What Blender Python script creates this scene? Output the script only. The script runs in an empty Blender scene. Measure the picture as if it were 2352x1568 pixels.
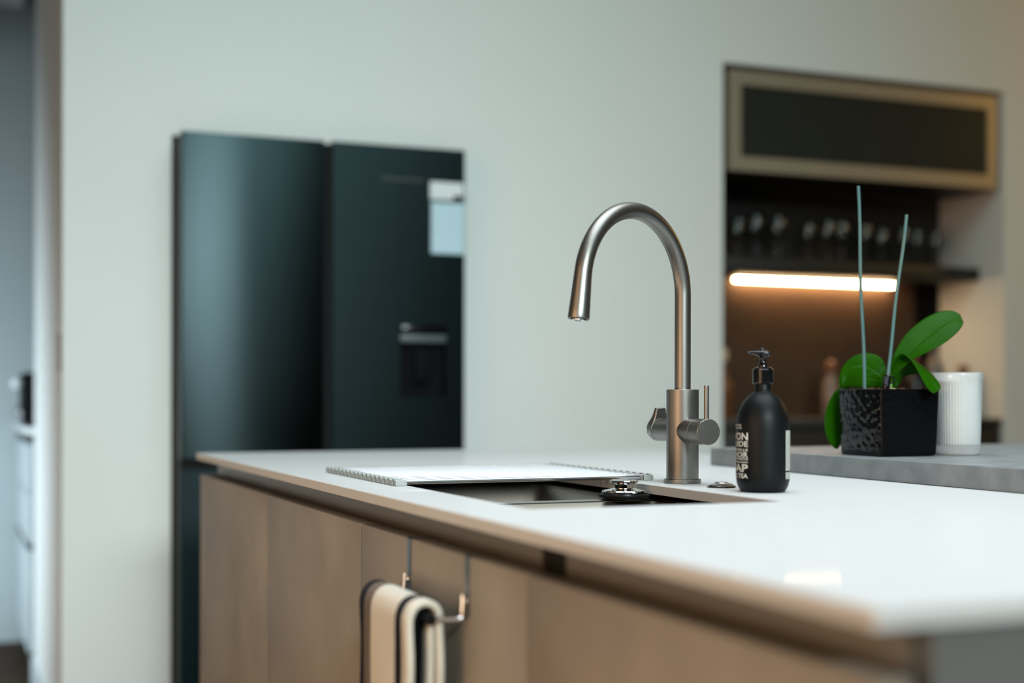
import bpy, bmesh, math, random
from mathutils import Vector, Matrix, noise

S = bpy.context.scene
COL = S.collection
random.seed(7)

# ------------------------------------------------------------------ camera
CAM_YAW = math.radians(22.2715)      # camera looks this far to the right of +Y
CAM_ROLL = 0.002045
cam_d = bpy.data.cameras.new('camera')
cam = bpy.data.objects.new('camera', cam_d)
COL.objects.link(cam)
cr = Vector((math.cos(CAM_YAW), -math.sin(CAM_YAW), 0))
cd = Vector((math.sin(CAM_YAW), math.cos(CAM_YAW), 0))
cu = Vector((0, 0, 1))
c_, s_ = math.cos(CAM_ROLL), math.sin(CAM_ROLL)
r2 = c_ * cr + s_ * cu
u2 = -s_ * cr + c_ * cu
M = Matrix(((r2.x, u2.x, -cd.x, 0.0), (r2.y, u2.y, -cd.y, 0.0), (r2.z, u2.z, -cd.z, 1.05), (0, 0, 0, 1)))
cam.matrix_world = M
cam_d.sensor_fit = 'HORIZONTAL'
cam_d.sensor_width = 36.0
cam_d.lens = 3200.0 / 2352.0 * 36.0
cam_d.shift_y = (909.33 - 784.0) / 2352.0
cam_d.clip_start = 0.02
cam_d.clip_end = 60
cam_d.dof.use_dof = True
cam_d.dof.focus_distance = 2.06
cam_d.dof.aperture_fstop = 1.8
S.camera = cam

# ------------------------------------------------------------------ world, light, exposure
wld = bpy.data.worlds.new('world')
S.world = wld
wld.use_nodes = True
bg = wld.node_tree.nodes['Background']
bg.inputs['Color'].default_value = (0.72, 0.86, 0.95, 1)
bg.inputs['Strength'].default_value = 0.3


def area(name, loc, target, sx, sy, power, color, spread=180):
    ld = bpy.data.lights.new(name, 'AREA')
    ld.shape = 'RECTANGLE'
    ld.size, ld.size_y = sx, sy
    ld.energy = power
    ld.color = color
    ld.spread = math.radians(spread)
    o = bpy.data.objects.new(name, ld)
    COL.objects.link(o)
    o.location = loc
    v = Vector(target) - Vector(loc)
    o.rotation_euler = v.to_track_quat('-Z', 'Y').to_euler()
    return o


area('ceiling_panel_light', (1.25, 1.1, 3.66), (1.25, 1.1, 0), 2.4, 3.2, 64, (0.594, 1.0, 1.0))
area('ceiling_fill_narrow', (1.25, 1.1, 3.64), (1.25, 1.1, 0), 2.4, 3.2, 23, (1.0, 0.72, 0.84), 100)  # added narrow fill at the ceiling, brightens the worktop more than the wall top
area('clerestory_light', (0.1, -3.55, 3.05), (0.8, 4.15, 0.6), 3.2, 0.8, 22.4, (0.833, 0.98, 1.0), 40)
area('low_warm_fill', (-1.5, 2.3, 0.50), (0.54, 2.4, 0.55), 4.2, 0.6, 10, (1.0, 0.76, 0.54), 130)  # added warm fill below worktop height for the island's left side
area('warm_left_fill', (-3.1, 0.5, 1.4), (0.5, 1.3, 0.85), 5.4, 2.6, 46, (1.0, 0.598, 0.317), 100)  # added warm wash for faces turned left; no lamp stands there
area('warm_right_fill', (5.4, 3.0, 2.5), (3.9, 4.15, 1.2), 0.5, 0.5, 9.9, (1.0, 0.57, 0.13))  # added warm fill for the right of the back wall, no real fitting
area('scullery_fill', (-1.9, 4.72, 0.68), (0.27, 5.95, 0.66), 1.0, 0.46, 20.5, (0.72, 0.90, 1.0), 82)  # added cool fill for the scullery and wall end; no window there

S.view_settings.view_transform = 'Standard'
S.view_settings.look = 'None'
S.view_settings.gamma = 1.0
S.view_settings.use_curve_mapping = False
S.view_settings.exposure = 0.0
S.cycles.max_bounces = 8
S.cycles.diffuse_bounces = 4
S.cycles.glossy_bounces = 5
S.cycles.transmission_bounces = 8
S.cycles.transparent_max_bounces = 12
S.cycles.caustics_reflective = False
S.cycles.caustics_refractive = False
S.cycles.sample_clamp_indirect = 6.0
S.cycles.blur_glossy = 0.5

# ------------------------------------------------------------------ materials


def srgb(r, g, b):
    f = lambda c: (c / 255 / 12.92) if c / 255 <= 0.04045 else ((c / 255 + 0.055) / 1.055) ** 2.4
    return (f(r), f(g), f(b), 1)


MATS = {}


def mat(name, color, rough=0.5, metal=0.0, spec=0.5, noise_amt=0.0, noise_scale=20.0, color2=None,
        bump=0.0, bump_scale=200.0, trans=0.0, ior=1.45, coat=0.0, sheen=0.0, aniso=None, stretch=(1, 1, 1),
        emit=None, emit_str=0.0, rough_var=0.0, detail=4.0, sss=0.0):
    m = bpy.data.materials.new(name)
    m.use_nodes = True
    nt = m.node_tree
    b = nt.nodes['Principled BSDF']
    b.inputs['Base Color'].default_value = color
    b.inputs['Roughness'].default_value = rough
    b.inputs['Metallic'].default_value = metal
    b.inputs['Specular IOR Level'].default_value = spec
    b.inputs['IOR'].default_value = ior
    b.inputs['Transmission Weight'].default_value = trans
    b.inputs['Coat Weight'].default_value = coat
    b.inputs['Sheen Weight'].default_value = sheen
    if sss:
        b.inputs['Subsurface Weight'].default_value = sss
        b.inputs['Subsurface Radius'].default_value = (0.02, 0.02, 0.015)
        b.inputs['Subsurface Scale'].default_value = 1.0
    if emit:
        b.inputs['Emission Color'].default_value = emit
        b.inputs['Emission Strength'].default_value = emit_str
    tc = nt.nodes.new('ShaderNodeTexCoord')
    mp = nt.nodes.new('ShaderNodeMapping')
    mp.inputs['Scale'].default_value = stretch
    nt.links.new(tc.outputs['Object'], mp.inputs['Vector'])
    n = nt.nodes.new('ShaderNodeTexNoise')
    n.inputs['Scale'].default_value = noise_scale
    n.inputs['Detail'].default_value = detail
    nt.links.new(mp.outputs['Vector'], n.inputs['Vector'])
    if color2 is None:
        k = 1 - 0.10
        color2 = (color[0] * k, color[1] * k, color[2] * k, 1)
        amt = noise_amt if noise_amt else 0.25
    else:
        amt = noise_amt if noise_amt else 1.0
    rp = nt.nodes.new('ShaderNodeValToRGB')
    rp.color_ramp.elements[0].position = 0.35
    rp.color_ramp.elements[1].position = 0.65
    rp.color_ramp.elements[0].color = color
    rp.color_ramp.elements[1].color = tuple(color[i] + (color2[i] - color[i]) * amt for i in range(3)) + (1,)
    nt.links.new(n.outputs['Fac'], rp.inputs['Fac'])
    nt.links.new(rp.outputs['Color'], b.inputs['Base Color'])
    if rough_var:
        mr = nt.nodes.new('ShaderNodeMapRange')
        mr.inputs['To Min'].default_value = max(0.0, rough - rough_var)
        mr.inputs['To Max'].default_value = min(1.0, rough + rough_var)
        nt.links.new(n.outputs['Fac'], mr.inputs['Value'])
        nt.links.new(mr.outputs['Result'], b.inputs['Roughness'])
    if bump:
        n2 = nt.nodes.new('ShaderNodeTexNoise')
        n2.inputs['Scale'].default_value = bump_scale
        n2.inputs['Detail'].default_value = 3
        nt.links.new(mp.outputs['Vector'], n2.inputs['Vector'])
        bp = nt.nodes.new('ShaderNodeBump')
        bp.inputs['Strength'].default_value = bump
        bp.inputs['Distance'].default_value = 0.002
        nt.links.new(n2.outputs['Fac'], bp.inputs['Height'])
        nt.links.new(bp.outputs['Normal'], b.inputs['Normal'])
    if aniso is not None:
        b.inputs['Anisotropic'].default_value = aniso
        tg = nt.nodes.new('ShaderNodeTangent')
        tg.direction_type = 'RADIAL'
        tg.axis = 'Z'
        nt.links.new(tg.outputs['Tangent'], b.inputs['Tangent'])
        b.inputs['Anisotropic Rotation'].default_value = 0.25
    MATS[name] = m
    return m


mat('plaster', (0.80, 0.80, 0.775, 1), 0.85, noise_scale=3, noise_amt=0.15, bump=0.05, bump_scale=120)
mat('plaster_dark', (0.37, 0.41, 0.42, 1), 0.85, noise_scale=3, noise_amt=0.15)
mat('ceiling_paint', (0.82, 0.82, 0.80, 1), 0.9)
mat('oak_floor', (0.06, 0.034, 0.017, 1), 0.6, spec=0.1, noise_scale=6, stretch=(6, 0.6, 1), color2=(0.04, 0.022, 0.011, 1))
mat('oak_wall', (0.32, 0.18, 0.09, 1), 0.5, noise_scale=6, stretch=(1, 6, 0.6), color2=(0.20, 0.11, 0.055, 1))
mat('walnut', (0.075, 0.052, 0.038, 1), 0.5, noise_scale=5, stretch=(6, 6, 0.6), color2=(0.05, 0.034, 0.025, 1))


def quartz_material():
    """white honed quartz: a matt body under a faint polish that only mirrors at grazing angles."""
    m = mat('quartz', (0.64, 0.65, 0.64, 1), 0.5, spec=0.0, noise_scale=40, noise_amt=0.2)
    nt = m.node_tree
    gl = nt.nodes.new('ShaderNodeBsdfGlossy')
    gl.inputs['Roughness'].default_value = 0.045
    fr_ = nt.nodes.new('ShaderNodeFresnel')
    fr_.inputs['IOR'].default_value = 1.007
    mx = nt.nodes.new('ShaderNodeMixShader')
    nt.links.new(fr_.outputs[0], mx.inputs['Fac'])
    nt.links.new(nt.nodes['Principled BSDF'].outputs[0], mx.inputs[1])
    nt.links.new(gl.outputs[0], mx.inputs[2])
    nt.links.new(mx.outputs[0], nt.nodes['Material Output'].inputs['Surface'])


quartz_material()
mat('laminate', (0.325, 0.275, 0.215, 1), 0.55, noise_scale=5, detail=8, color2=(0.25, 0.21, 0.165, 1), bump=0.04, bump_scale=90)
mat('carcass_grey', (0.115, 0.125, 0.12, 1), 0.6)
mat('channel_metal', (0.22, 0.20, 0.175, 1), 0.42, metal=0.4)
mat('black_void', (0.006, 0.006, 0.006, 1), 0.9)
mat('brushed_nickel', (0.28, 0.268, 0.248, 1), 0.38, metal=1.0, noise_scale=60, noise_amt=0.2)
mat('sink_steel', (0.30, 0.265, 0.22, 1), 0.40, metal=1.0, noise_scale=60, noise_amt=0.2)
mat('rim_steel', (0.60, 0.60, 0.58, 1), 0.32, metal=1.0)
mat('strap_steel', (0.26, 0.28, 0.28, 1), 0.28, metal=1.0)
mat('chrome', (0.80, 0.80, 0.82, 1), 0.06, metal=1.0)
mat('rod_steel', (0.66, 0.68, 0.69, 1), 0.22, metal=1.0)
mat('rubber_grey', (0.40, 0.44, 0.42, 1), 0.6)
mat('rubber_black', (0.005, 0.005, 0.006, 1), 0.5, spec=0.15)
mat('matte_black', (0.003, 0.0046, 0.0052, 1), 0.44, spec=0.26)
mat('soft_black', (0.004, 0.004, 0.005, 1), 0.7, spec=0.1)
mat('gloss_black', (0.006, 0.006, 0.007, 1), 0.12)
mat('label_white', (0.72, 0.72, 0.66, 1), 0.6)
mat('concrete_slab', (0.28, 0.305, 0.315, 1), 0.45, noise_scale=28, detail=10, color2=(0.20, 0.228, 0.236, 1), bump=0.12, bump_scale=400, rough_var=0.08)
mat('glazed_black', (0.004, 0.004, 0.0045, 1), 0.05, spec=0.42, bump=0.42, bump_scale=105)
MATS['glazed_black'].node_tree.nodes['Noise Texture.001'].inputs['Detail'].default_value = 0.0
MATS['glazed_black'].node_tree.nodes['Bump'].inputs['Distance'].default_value = 0.0022
mat('glazed_black_shade', (0.004, 0.004, 0.0045, 1), 0.08, spec=0.10, bump=0.15, bump_scale=105)  # same glaze with reflections turned down, paints the shaded side of the pot
mat('soil', (0.045, 0.025, 0.013, 1), 0.95, noise_scale=120, color2=(0.12, 0.065, 0.03, 1), bump=0.8, bump_scale=150)
mat('bark', (0.20, 0.095, 0.038, 1), 0.85, noise_scale=60, color2=(0.09, 0.045, 0.02, 1))
mat('bark_pale', (0.62, 0.50, 0.36, 1), 0.85, noise_scale=60, color2=(0.42, 0.28, 0.16, 1))
mat('stake_teal', (0.065, 0.165, 0.175, 1), 0.5, noise_scale=30, stretch=(1, 1, 0.5), color2=(0.095, 0.17, 0.15, 1))
mat('wax', (0.93, 0.91, 0.87, 1), 0.55, sss=0.25)
mat('smoked_glass', (0.016, 0.018, 0.015, 1), 0.12, spec=0.35, noise_scale=4)
mat('bronze', (0.37, 0.31, 0.23, 1), 0.42, metal=0.35)
mat('dark_panel', (0.070, 0.041, 0.025, 1), 0.5, spec=0.2, noise_scale=8, color2=(0.06, 0.035, 0.022, 1))
mat('dark_unit', (0.022, 0.019, 0.016, 1), 0.5)
mat('dark_worktop', (0.03, 0.027, 0.024, 1), 0.55)
mat('fridge_steel', (0.046, 0.064, 0.068, 1), 0.36, metal=1.0, aniso=0.9, noise_scale=4, stretch=(40, 40, 0.6), noise_amt=0.5)
mat('fridge_side', (0.022, 0.02, 0.018, 1), 0.5)
mat('fridge_low', (0.006, 0.018, 0.022, 1), 0.5, spec=0.12)
mat('grey_plastic', (0.09, 0.11, 0.12, 1), 0.4)
mat('paper', (0.74, 0.76, 0.78, 1), 0.8)
mat('paper_blue', (0.52, 0.68, 0.76, 1), 0.75)
mat('badge', (0.12, 0.11, 0.10, 1), 0.35, metal=0.6)
mat('led_warm', (1, 0.8, 0.55, 1), 0.5, emit=(1.0, 0.66, 0.34, 1), emit_str=55)
mat('alu', (0.55, 0.55, 0.55, 1), 0.35, metal=1.0)
mat('towel_shade', (0.006, 0.006, 0.008, 1), 0.95, spec=0.1)  # shade between the towel flaps, painted as black cloth
mat('towel', (0.70, 0.66, 0.56, 1), 0.95, spec=0.1, sheen=0.05, noise_scale=300, bump=0.6, bump_scale=700)
mat('white_front', (0.62, 0.68, 0.71, 1), 0.35)
mat('pale_front', (0.42, 0.46, 0.48, 1), 0.5)
mat('white_stone', (0.70, 0.72, 0.72, 1), 0.3)
mat('cork', (0.22, 0.075, 0.025, 1), 0.5)
mat('cream_glaze', (0.36, 0.235, 0.17, 1), 0.4, noise_scale=30, color2=(0.24, 0.15, 0.12, 1))
mat('amber_bottle', (0.16, 0.055, 0.02, 1), 0.2)
mat('dark_red', (0.16, 0.016, 0.012, 1), 0.25)
mat('pewter', (0.20, 0.165, 0.14, 1), 0.35, metal=0.4)
mat('jar_green', (0.42, 0.52, 0.42, 1), 0.3)
mat('wood_plate', (0.30, 0.17, 0.10, 1), 0.5)


def leaf_material():
    m = mat('orchid_leaf', (0.018, 0.110, 0.001, 1), 0.33, spec=0.08, noise_scale=14, color2=(0.014, 0.085, 0.001, 1))
    nt = m.node_tree
    b = nt.nodes['Principled BSDF']
    tr = nt.nodes.new('ShaderNodeBsdfTranslucent')
    tr.inputs['Color'].default_value = (0.11, 0.34, 0.006, 1)
    mx = nt.nodes.new('ShaderNodeMixShader')
    mx.inputs['Fac'].default_value = 0.3
    out = nt.nodes['Material Output']
    nt.links.new(b.outputs[0], mx.inputs[1])
    nt.links.new(tr.outputs[0], mx.inputs[2])
    nt.links.new(mx.outputs[0], out.inputs['Surface'])


leaf_material()


def glass_material(name, tint=(1, 1, 1, 1), rough=0.02, clear=0.75, blend=0.35):
    m = mat(name, tint, rough, trans=1.0, ior=1.45)
    nt = m.node_tree
    b = nt.nodes['Principled BSDF']
    tr = nt.nodes.new('ShaderNodeBsdfTransparent')
    tr.inputs['Color'].default_value = tint
    gl = nt.nodes.new('ShaderNodeBsdfGlossy')
    gl.inputs['Roughness'].default_value = rough
    fr = nt.nodes.new('ShaderNodeLayerWeight')
    fr.inputs['Blend'].default_value = blend
    mx = nt.nodes.new('ShaderNodeMixShader')
    nt.links.new(fr.outputs['Fresnel'], mx.inputs['Fac'])
    nt.links.new(tr.outputs[0], mx.inputs[1])
    nt.links.new(gl.outputs[0], mx.inputs[2])
    mx2 = nt.nodes.new('ShaderNodeMixShader')
    mx2.inputs['Fac'].default_value = clear
    nt.links.new(b.outputs[0], mx2.inputs[1])
    nt.links.new(mx.outputs[0], mx2.inputs[2])
    nt.links.new(mx2.outputs[0], nt.nodes['Material Output'].inputs['Surface'])
    return m


glass_material('clear_glass', (0.93, 0.96, 0.96, 1), 0.03, 0.85)
glass_material('tumbler_glass', (0.97, 0.98, 0.98, 1), 0.08, 0.72, 0.10)
_b = MATS['tumbler_glass'].node_tree.nodes['Principled BSDF']
_b.inputs['Transmission Weight'].default_value = 0.0      # pressed glass: part of it scatters like frosting
for _l in list(_b.inputs['Base Color'].links):
    MATS['tumbler_glass'].node_tree.links.remove(_l)
_b.inputs['Base Color'].default_value = (0.93, 0.95, 0.96, 1)
glass_material('smoke_pane', (0.42, 0.46, 0.42, 1), 0.10, 0.72)
_b = MATS['smoke_pane'].node_tree.nodes['Principled BSDF']
_b.inputs['Transmission Weight'].default_value = 0.0     # half of the pane is a dark satin film
for _l in list(_b.inputs['Base Color'].links):
    MATS['smoke_pane'].node_tree.links.remove(_l)
_b.inputs['Base Color'].default_value = (0.095, 0.098, 0.082, 1)
_b.inputs['Roughness'].default_value = 0.35

# ------------------------------------------------------------------ mesh helpers


def link(name, bm, m, parent=None, smooth=True, angle=35, loc=None):
    me = bpy.data.meshes.new(name)
    bmesh.ops.recalc_face_normals(bm, faces=bm.faces[:])
    bm.to_mesh(me)
    bm.free()
    mats = m if isinstance(m, (list, tuple)) else [m]
    for k in mats:
        me.materials.append(MATS[k])
    o = bpy.data.objects.new(name, me)
    COL.objects.link(o)
    if smooth:
        for p in me.polygons:
            p.use_smooth = True
        try:
            me.set_sharp_from_angle(angle=math.radians(angle))
        except Exception:
            pass
    if loc is not None:
        o.location = loc
    if parent is not None:
        o.parent = parent
        if parent.type == 'EMPTY':
            o.matrix_parent_inverse = Matrix.Translation(parent.location).inverted()
    return o


def tag(o, label, cat, group=None):
    o['label'] = label
    o['category'] = cat
    if group:
        o['group'] = group
    return o


def thing(name, loc, label, cat, group=None):
    o = bpy.data.objects.new(name, None)
    o.empty_display_size = 0.05
    COL.objects.link(o)
    o.location = loc
    return tag(o, label, cat, group)


def structure(o):
    o['kind'] = 'structure'
    return o


def box(bm, x0, x1, y0, y1, z0, z1, bev=0.0, seg=2, mi=0):
    r = bmesh.ops.create_cube(bm, size=1.0)
    vs = r['verts']
    for v in vs:
        v.co = Vector((x0 + (v.co.x + 0.5) * (x1 - x0), y0 + (v.co.y + 0.5) * (y1 - y0), z0 + (v.co.z + 0.5) * (z1 - z0)))
    fs = list({f for v in vs for f in v.link_faces})
    for f in fs:
        f.material_index = mi
    if bev:
        es = list({e for v in vs for e in v.link_edges})
        r2_ = bmesh.ops.bevel(bm, geom=es, offset=bev, segments=seg, profile=0.5, affect='EDGES')
        for f in r2_['faces']:
            f.material_index = mi
    return vs


def boxo(name, dims, m, parent=None, bev=0.0, seg=2):
    bm = bmesh.new()
    box(bm, *dims, bev=bev, seg=seg)
    return link(name, bm, m, parent)


def lathe(bm, prof, c, n=48, mi=0, cap0=True, cap1=True, axis=None, rfun=None):
    """prof: (radius, height) list, spun about the axis through c."""
    A = Vector(axis).normalized() if axis is not None else Vector((0, 0, 1))
    q = Vector((0, 0, 1)).rotation_difference(A)
    c = Vector(c)
    rings = []
    for (r, h) in prof:
        if r < 1e-6:
            rings.append([bm.verts.new(c + q @ Vector((0, 0, h)))])
            continue
        ring = []
        for i in range(n):
            a = 2 * math.pi * i / n
            rr = r if rfun is None else rfun(r, h, a)
            ring.append(bm.verts.new(c + q @ Vector((rr * math.cos(a), rr * math.sin(a), h))))
        rings.append(ring)
    for a, b in zip(rings[:-1], rings[1:]):
        if len(a) == 1 and len(b) == 1:
            continue
        if len(a) == 1:
            for i in range(n):
                bm.faces.new((a[0], b[i], b[(i + 1) % n])).material_index = mi
        elif len(b) == 1:
            for i in range(n):
                bm.faces.new((a[i], b[0], a[(i + 1) % n])).material_index = mi
        else:
            for i in range(n):
                bm.faces.new((a[i], a[(i + 1) % n], b[(i + 1) % n], b[i])).material_index = mi
    if cap0 and len(rings[0]) > 1:
        bm.faces.new(rings[0][::-1]).material_index = mi
    if cap1 and len(rings[-1]) > 1:
        bm.faces.new(rings[-1]).material_index = mi
    return rings


def tube(bm, pts, radii, n=24, mi=0, cap=True):
    pts = [Vector(p) for p in pts]
    if not isinstance(radii, (list, tuple)):
        radii = [radii] * len(pts)
    prev = None
    rings = []
    for i, p in enumerate(pts):
        t = (pts[min(i + 1, len(pts) - 1)] - pts[max(i - 1, 0)]).normalized()
        if prev is None:
            ref = Vector((0, 0, 1)) if abs(t.z) < 0.9 else Vector((1, 0, 0))
            nrm = (ref - t * ref.dot(t)).normalized()
        else:
            nrm = (prev - t * prev.dot(t)).normalized()
        prev = nrm
        bn = t.cross(nrm)
        rings.append([bm.verts.new(p + radii[i] * (math.cos(2 * math.pi * k / n) * nrm + math.sin(2 * math.pi * k / n) * bn)) for k in range(n)])
    for a, b in zip(rings[:-1], rings[1:]):
        for k in range(n):
            bm.faces.new((a[k], a[(k + 1) % n], b[(k + 1) % n], b[k])).material_index = mi
    if cap:
        bm.faces.new(rings[0][::-1]).material_index = mi
        bm.faces.new(rings[-1]).material_index = mi
    return rings


def rrect(x0, x1, y0, y1, r, n=6):
    out = []
    for cx, cy, a0 in ((x1 - r, y1 - r, 0), (x0 + r, y1 - r, 90), (x0 + r, y0 + r, 180), (x1 - r, y0 + r, 270)):
        for i in range(n + 1):
            a = math.radians(a0 + 90 * i / n)
            out.append((cx + r * math.cos(a), cy + r * math.sin(a)))
    return out


def catmull(rows, k):
    """rows of lists of Vectors -> k samples between each row."""
    out = []
    n = len(rows)
    for i in range(n - 1):
        p0, p1, p2, p3 = rows[max(i - 1, 0)], rows[i], rows[i + 1], rows[min(i + 2, n - 1)]
        for j in range(k):
            t = j / k
            row = []
            for a, b, c, d in zip(p0, p1, p2, p3):
                row.append(0.5 * ((2 * b) + (c - a) * t + (2 * a - 5 * b + 4 * c - d) * t * t + (3 * b - a - 3 * c + d) * t ** 3))
            out.append(row)
    out.append(rows[-1])
    return out

# ------------------------------------------------------------------ the room
FLOOR_X0, FLOOR_X1, FLOOR_Y0, FLOOR_Y1, CEIL = -3.2, 6.0, -3.6, 6.3, 3.70
structure(boxo('floor', (FLOOR_X0 - .1, FLOOR_X1 + .1, FLOOR_Y0 - .1, FLOOR_Y1 + .1, -0.1, 0.0), 'oak_floor'))
structure(boxo('ceiling', (FLOOR_X0 - .1, FLOOR_X1 + .1, FLOOR_Y0 - .1, FLOOR_Y1 + .1, CEIL, CEIL + 0.1), 'ceiling_paint'))

WY = 4.15                               # face of the kitchen's back wall
bm = bmesh.new()
box(bm, 0.318, 0.622, WY, 5.41, 0, CEIL)           # pier left of the fridge; its end faces the scullery
box(bm, 0.622, 2.48, 4.76, 5.41, 0, CEIL)
box(bm, 0.622, 1.50, WY, 4.76, 1.812, CEIL)
box(bm, 1.50, 2.48, WY, 4.76, 0, CEIL)
box(bm, 2.48, 3.70, 4.525, 5.41, 0, CEIL)
box(bm, 2.48, 3.70, WY, 4.525, 2.197, CEIL)
box(bm, 3.70, FLOOR_X1, WY, 5.41, 0, CEIL)
structure(link('wall_back', bm, 'plaster', smooth=False))
structure(boxo('ceiling', (FLOOR_X0, 0.317, WY, FLOOR_Y1, 2.70, 2.80), 'ceiling_paint'))   # lower ceiling over the scullery
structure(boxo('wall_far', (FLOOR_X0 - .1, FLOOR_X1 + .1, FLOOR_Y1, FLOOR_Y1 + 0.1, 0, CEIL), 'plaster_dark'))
structure(boxo('wall_left', (FLOOR_X0 - .1, FLOOR_X0, FLOOR_Y0, FLOOR_Y1, 0, CEIL), 'oak_wall'))
structure(boxo('wall_right', (FLOOR_X1, FLOOR_X1 + .1, FLOOR_Y0, WY, 0, CEIL), 'walnut'))
bm = bmesh.new()                                    # wall behind the camera, with a high window
box(bm, FLOOR_X0, -1.5, FLOOR_Y0 - .1, FLOOR_Y0, 0, CEIL)
box(bm, 2.1, FLOOR_X1, FLOOR_Y0 - .1, FLOOR_Y0, 0, CEIL)
box(bm, -1.5, 2.1, FLOOR_Y0 - .1, FLOOR_Y0, 3.50, CEIL)
box(bm, -1.5, 2.1, FLOOR_Y0 - .1, FLOOR_Y0, 0, 2.60)
structure(link('wall_front', bm, 'walnut', smooth=False))
bm = bmesh.new()
for x in (-1.5, -0.3, 0.9, 2.04):
    box(bm, x, x + .06, FLOOR_Y0 - .08, FLOOR_Y0 - .02, 2.60, 3.50)
for z in (2.60, 3.44):
    box(bm, -1.5, 2.1, FLOOR_Y0 - .08, FLOOR_Y0 - .02, z, z + .06)
structure(link('window_1', bm, 'fridge_side', smooth=False))
structure(boxo('baseboard_left', (0.306, 0.318, WY + 0.001, 5.405, 0, 0.09), 'white_front'))
structure(boxo('baseboard_back', (0.319, 0.62, WY - 0.012, WY, 0, 0.09), 'white_front'))

# ------------------------------------------------------------------ fridge, set into its niche
fr = thing('fridge', (1.06, 4.4, 0), 'tall dark steel fridge with double doors built into the pale back wall', 'fridge')
boxo('cabinet_body', (0.634, 1.488, 4.075, 4.72, 0.02, 1.800), 'fridge_side', fr, 0.004)
FY0, FY1 = 4.03, 4.072
dl = boxo('upper_door', (0.630, 1.050, FY0, FY1, 0.866, 1.806), 'fridge_steel', fr, 0.006)
# right upper door is built round the dispenser recess
bm = bmesh.new()
DX0, DX1, DZ0, DZ1 = 1.285, 1.431, 1.046, 1.268
box(bm, 1.074, DX0, FY0, FY1, 0.866, 1.806)
box(bm, DX1, 1.492, FY0, FY1, 0.866, 1.806)
box(bm, DX0, DX1, FY0, FY1, 0.866, DZ0)
box(bm, DX0, DX1, FY0, FY1, DZ1, 1.806)
dr = link('upper_door', bm, 'fridge_steel', fr, smooth=False)
bm = bmesh.new()
box(bm, DX0, DX1, FY1 - 0.012, FY1, DZ0, DZ1)
disp = link('water_dispenser', bm, 'soft_black', fr, smooth=False)
disp['label'] = 'black dispenser recess in the right door'
boxo('control_bar', (DX0, DX1, FY0 - 0.003, FY0 + 0.026, 1.213, 1.236), 'grey_plastic', disp, 0.003)
boxo('dispenser_lip', (DX0 + .004, DX1 - .004, FY0 - 0.002, FY0 + 0.02, 1.242, 1.266), 'gloss_black', disp, 0.003)
boxo('paddle', (1.335, 1.381, FY0 + 0.006, FY0 + 0.014, 1.09, 1.19), 'soft_black', disp, 0.003)
boxo('lower_door', (0.630, 1.050, FY0, FY1, 0.05, 0.838), 'fridge_low', fr, 0.006)
boxo('lower_door', (1.074, 1.492, FY0, FY1, 0.05, 0.838), 'fridge_low', fr, 0.006)
boxo('centre_groove', (1.050, 1.074, FY0 + 0.02, FY1, 0.05, 1.80), 'black_void', fr)
boxo('handle_groove', (0.634, 1.488, FY0 + 0.02, FY1, 0.838, 0.866), 'black_void', fr)
bm = bmesh.new()                       # small metal badge: worn, unreadable strokes
x = 1.226
while x < 1.355:
    w = random.uniform(.006, .011)
    box(bm, x, x + w, FY0 - .0015, FY0, 1.702, 1.709)
    x += w + .003
link('badge', bm, 'badge', fr, smooth=False)

n1 = boxo('note_sheet', (1.382, 1.489, FY0 - 0.003, FY0 - 0.0006, 1.485, 1.642), 'paper_blue', None, 0.0005, 1)
tag(n1, 'pale blue paper sheet stuck high on the right fridge door', 'note')
n2 = boxo('note_card', (1.378, 1.486, FY0 - 0.004, FY0 - 0.0006, 1.650, 1.704), 'paper', None, 0.0005, 1)
tag(n2, 'small white card stuck on the fridge just above the pale blue sheet', 'note')
mg = boxo('magnet', (1.452, 1.482, FY0 - 0.009, FY0 - 0.0042, 1.651, 1.664), 'rubber_black', None, 0.002)
tag(mg, 'small black magnet at the lower edge of the white card', 'magnet')

# ------------------------------------------------------------------ alcove bar on the right
bb = thing('bar_base_cabinet', (3.09, 4.35, 0), 'dark base cabinet with a black worktop filling the foot of the alcove', 'cabinet')
boxo('carcass', (2.484, 3.696, 4.185, 4.512, 0.0, 0.938), 'dark_unit', bb)
boxo('door', (2.486, 3.088, 4.163, 4.183, 0.06, 0.93), 'dark_unit', bb, 0.002)
boxo('door', (3.092, 3.694, 4.163, 4.183, 0.06, 0.93), 'dark_unit', bb, 0.002)
boxo('worktop', (2.483, 3.697, 4.158, 4.513, 0.939, 0.970), 'dark_worktop', bb, 0.002)
sp = thing('splashback', (3.03, 4.52, 0.94), 'dark brown and black back panels of the alcove glowing under the strip light', 'panel')
boxo('brown_panel', (2.483, 3.575, 4.515, 4.5245, 0.9385, 1.545), 'dark_panel', sp)
bk = boxo('black_strip', (3.577, 3.697, 4.515, 4.5245, 0.9385, 1.545), 'soft_black', sp)
bk['label'] = 'narrow black panel at the right of the lit one'
boxo('upper_panel', (2.483, 3.697, 4.515, 4.5245, 1.546, 1.832), 'dark_unit', sp)

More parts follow.
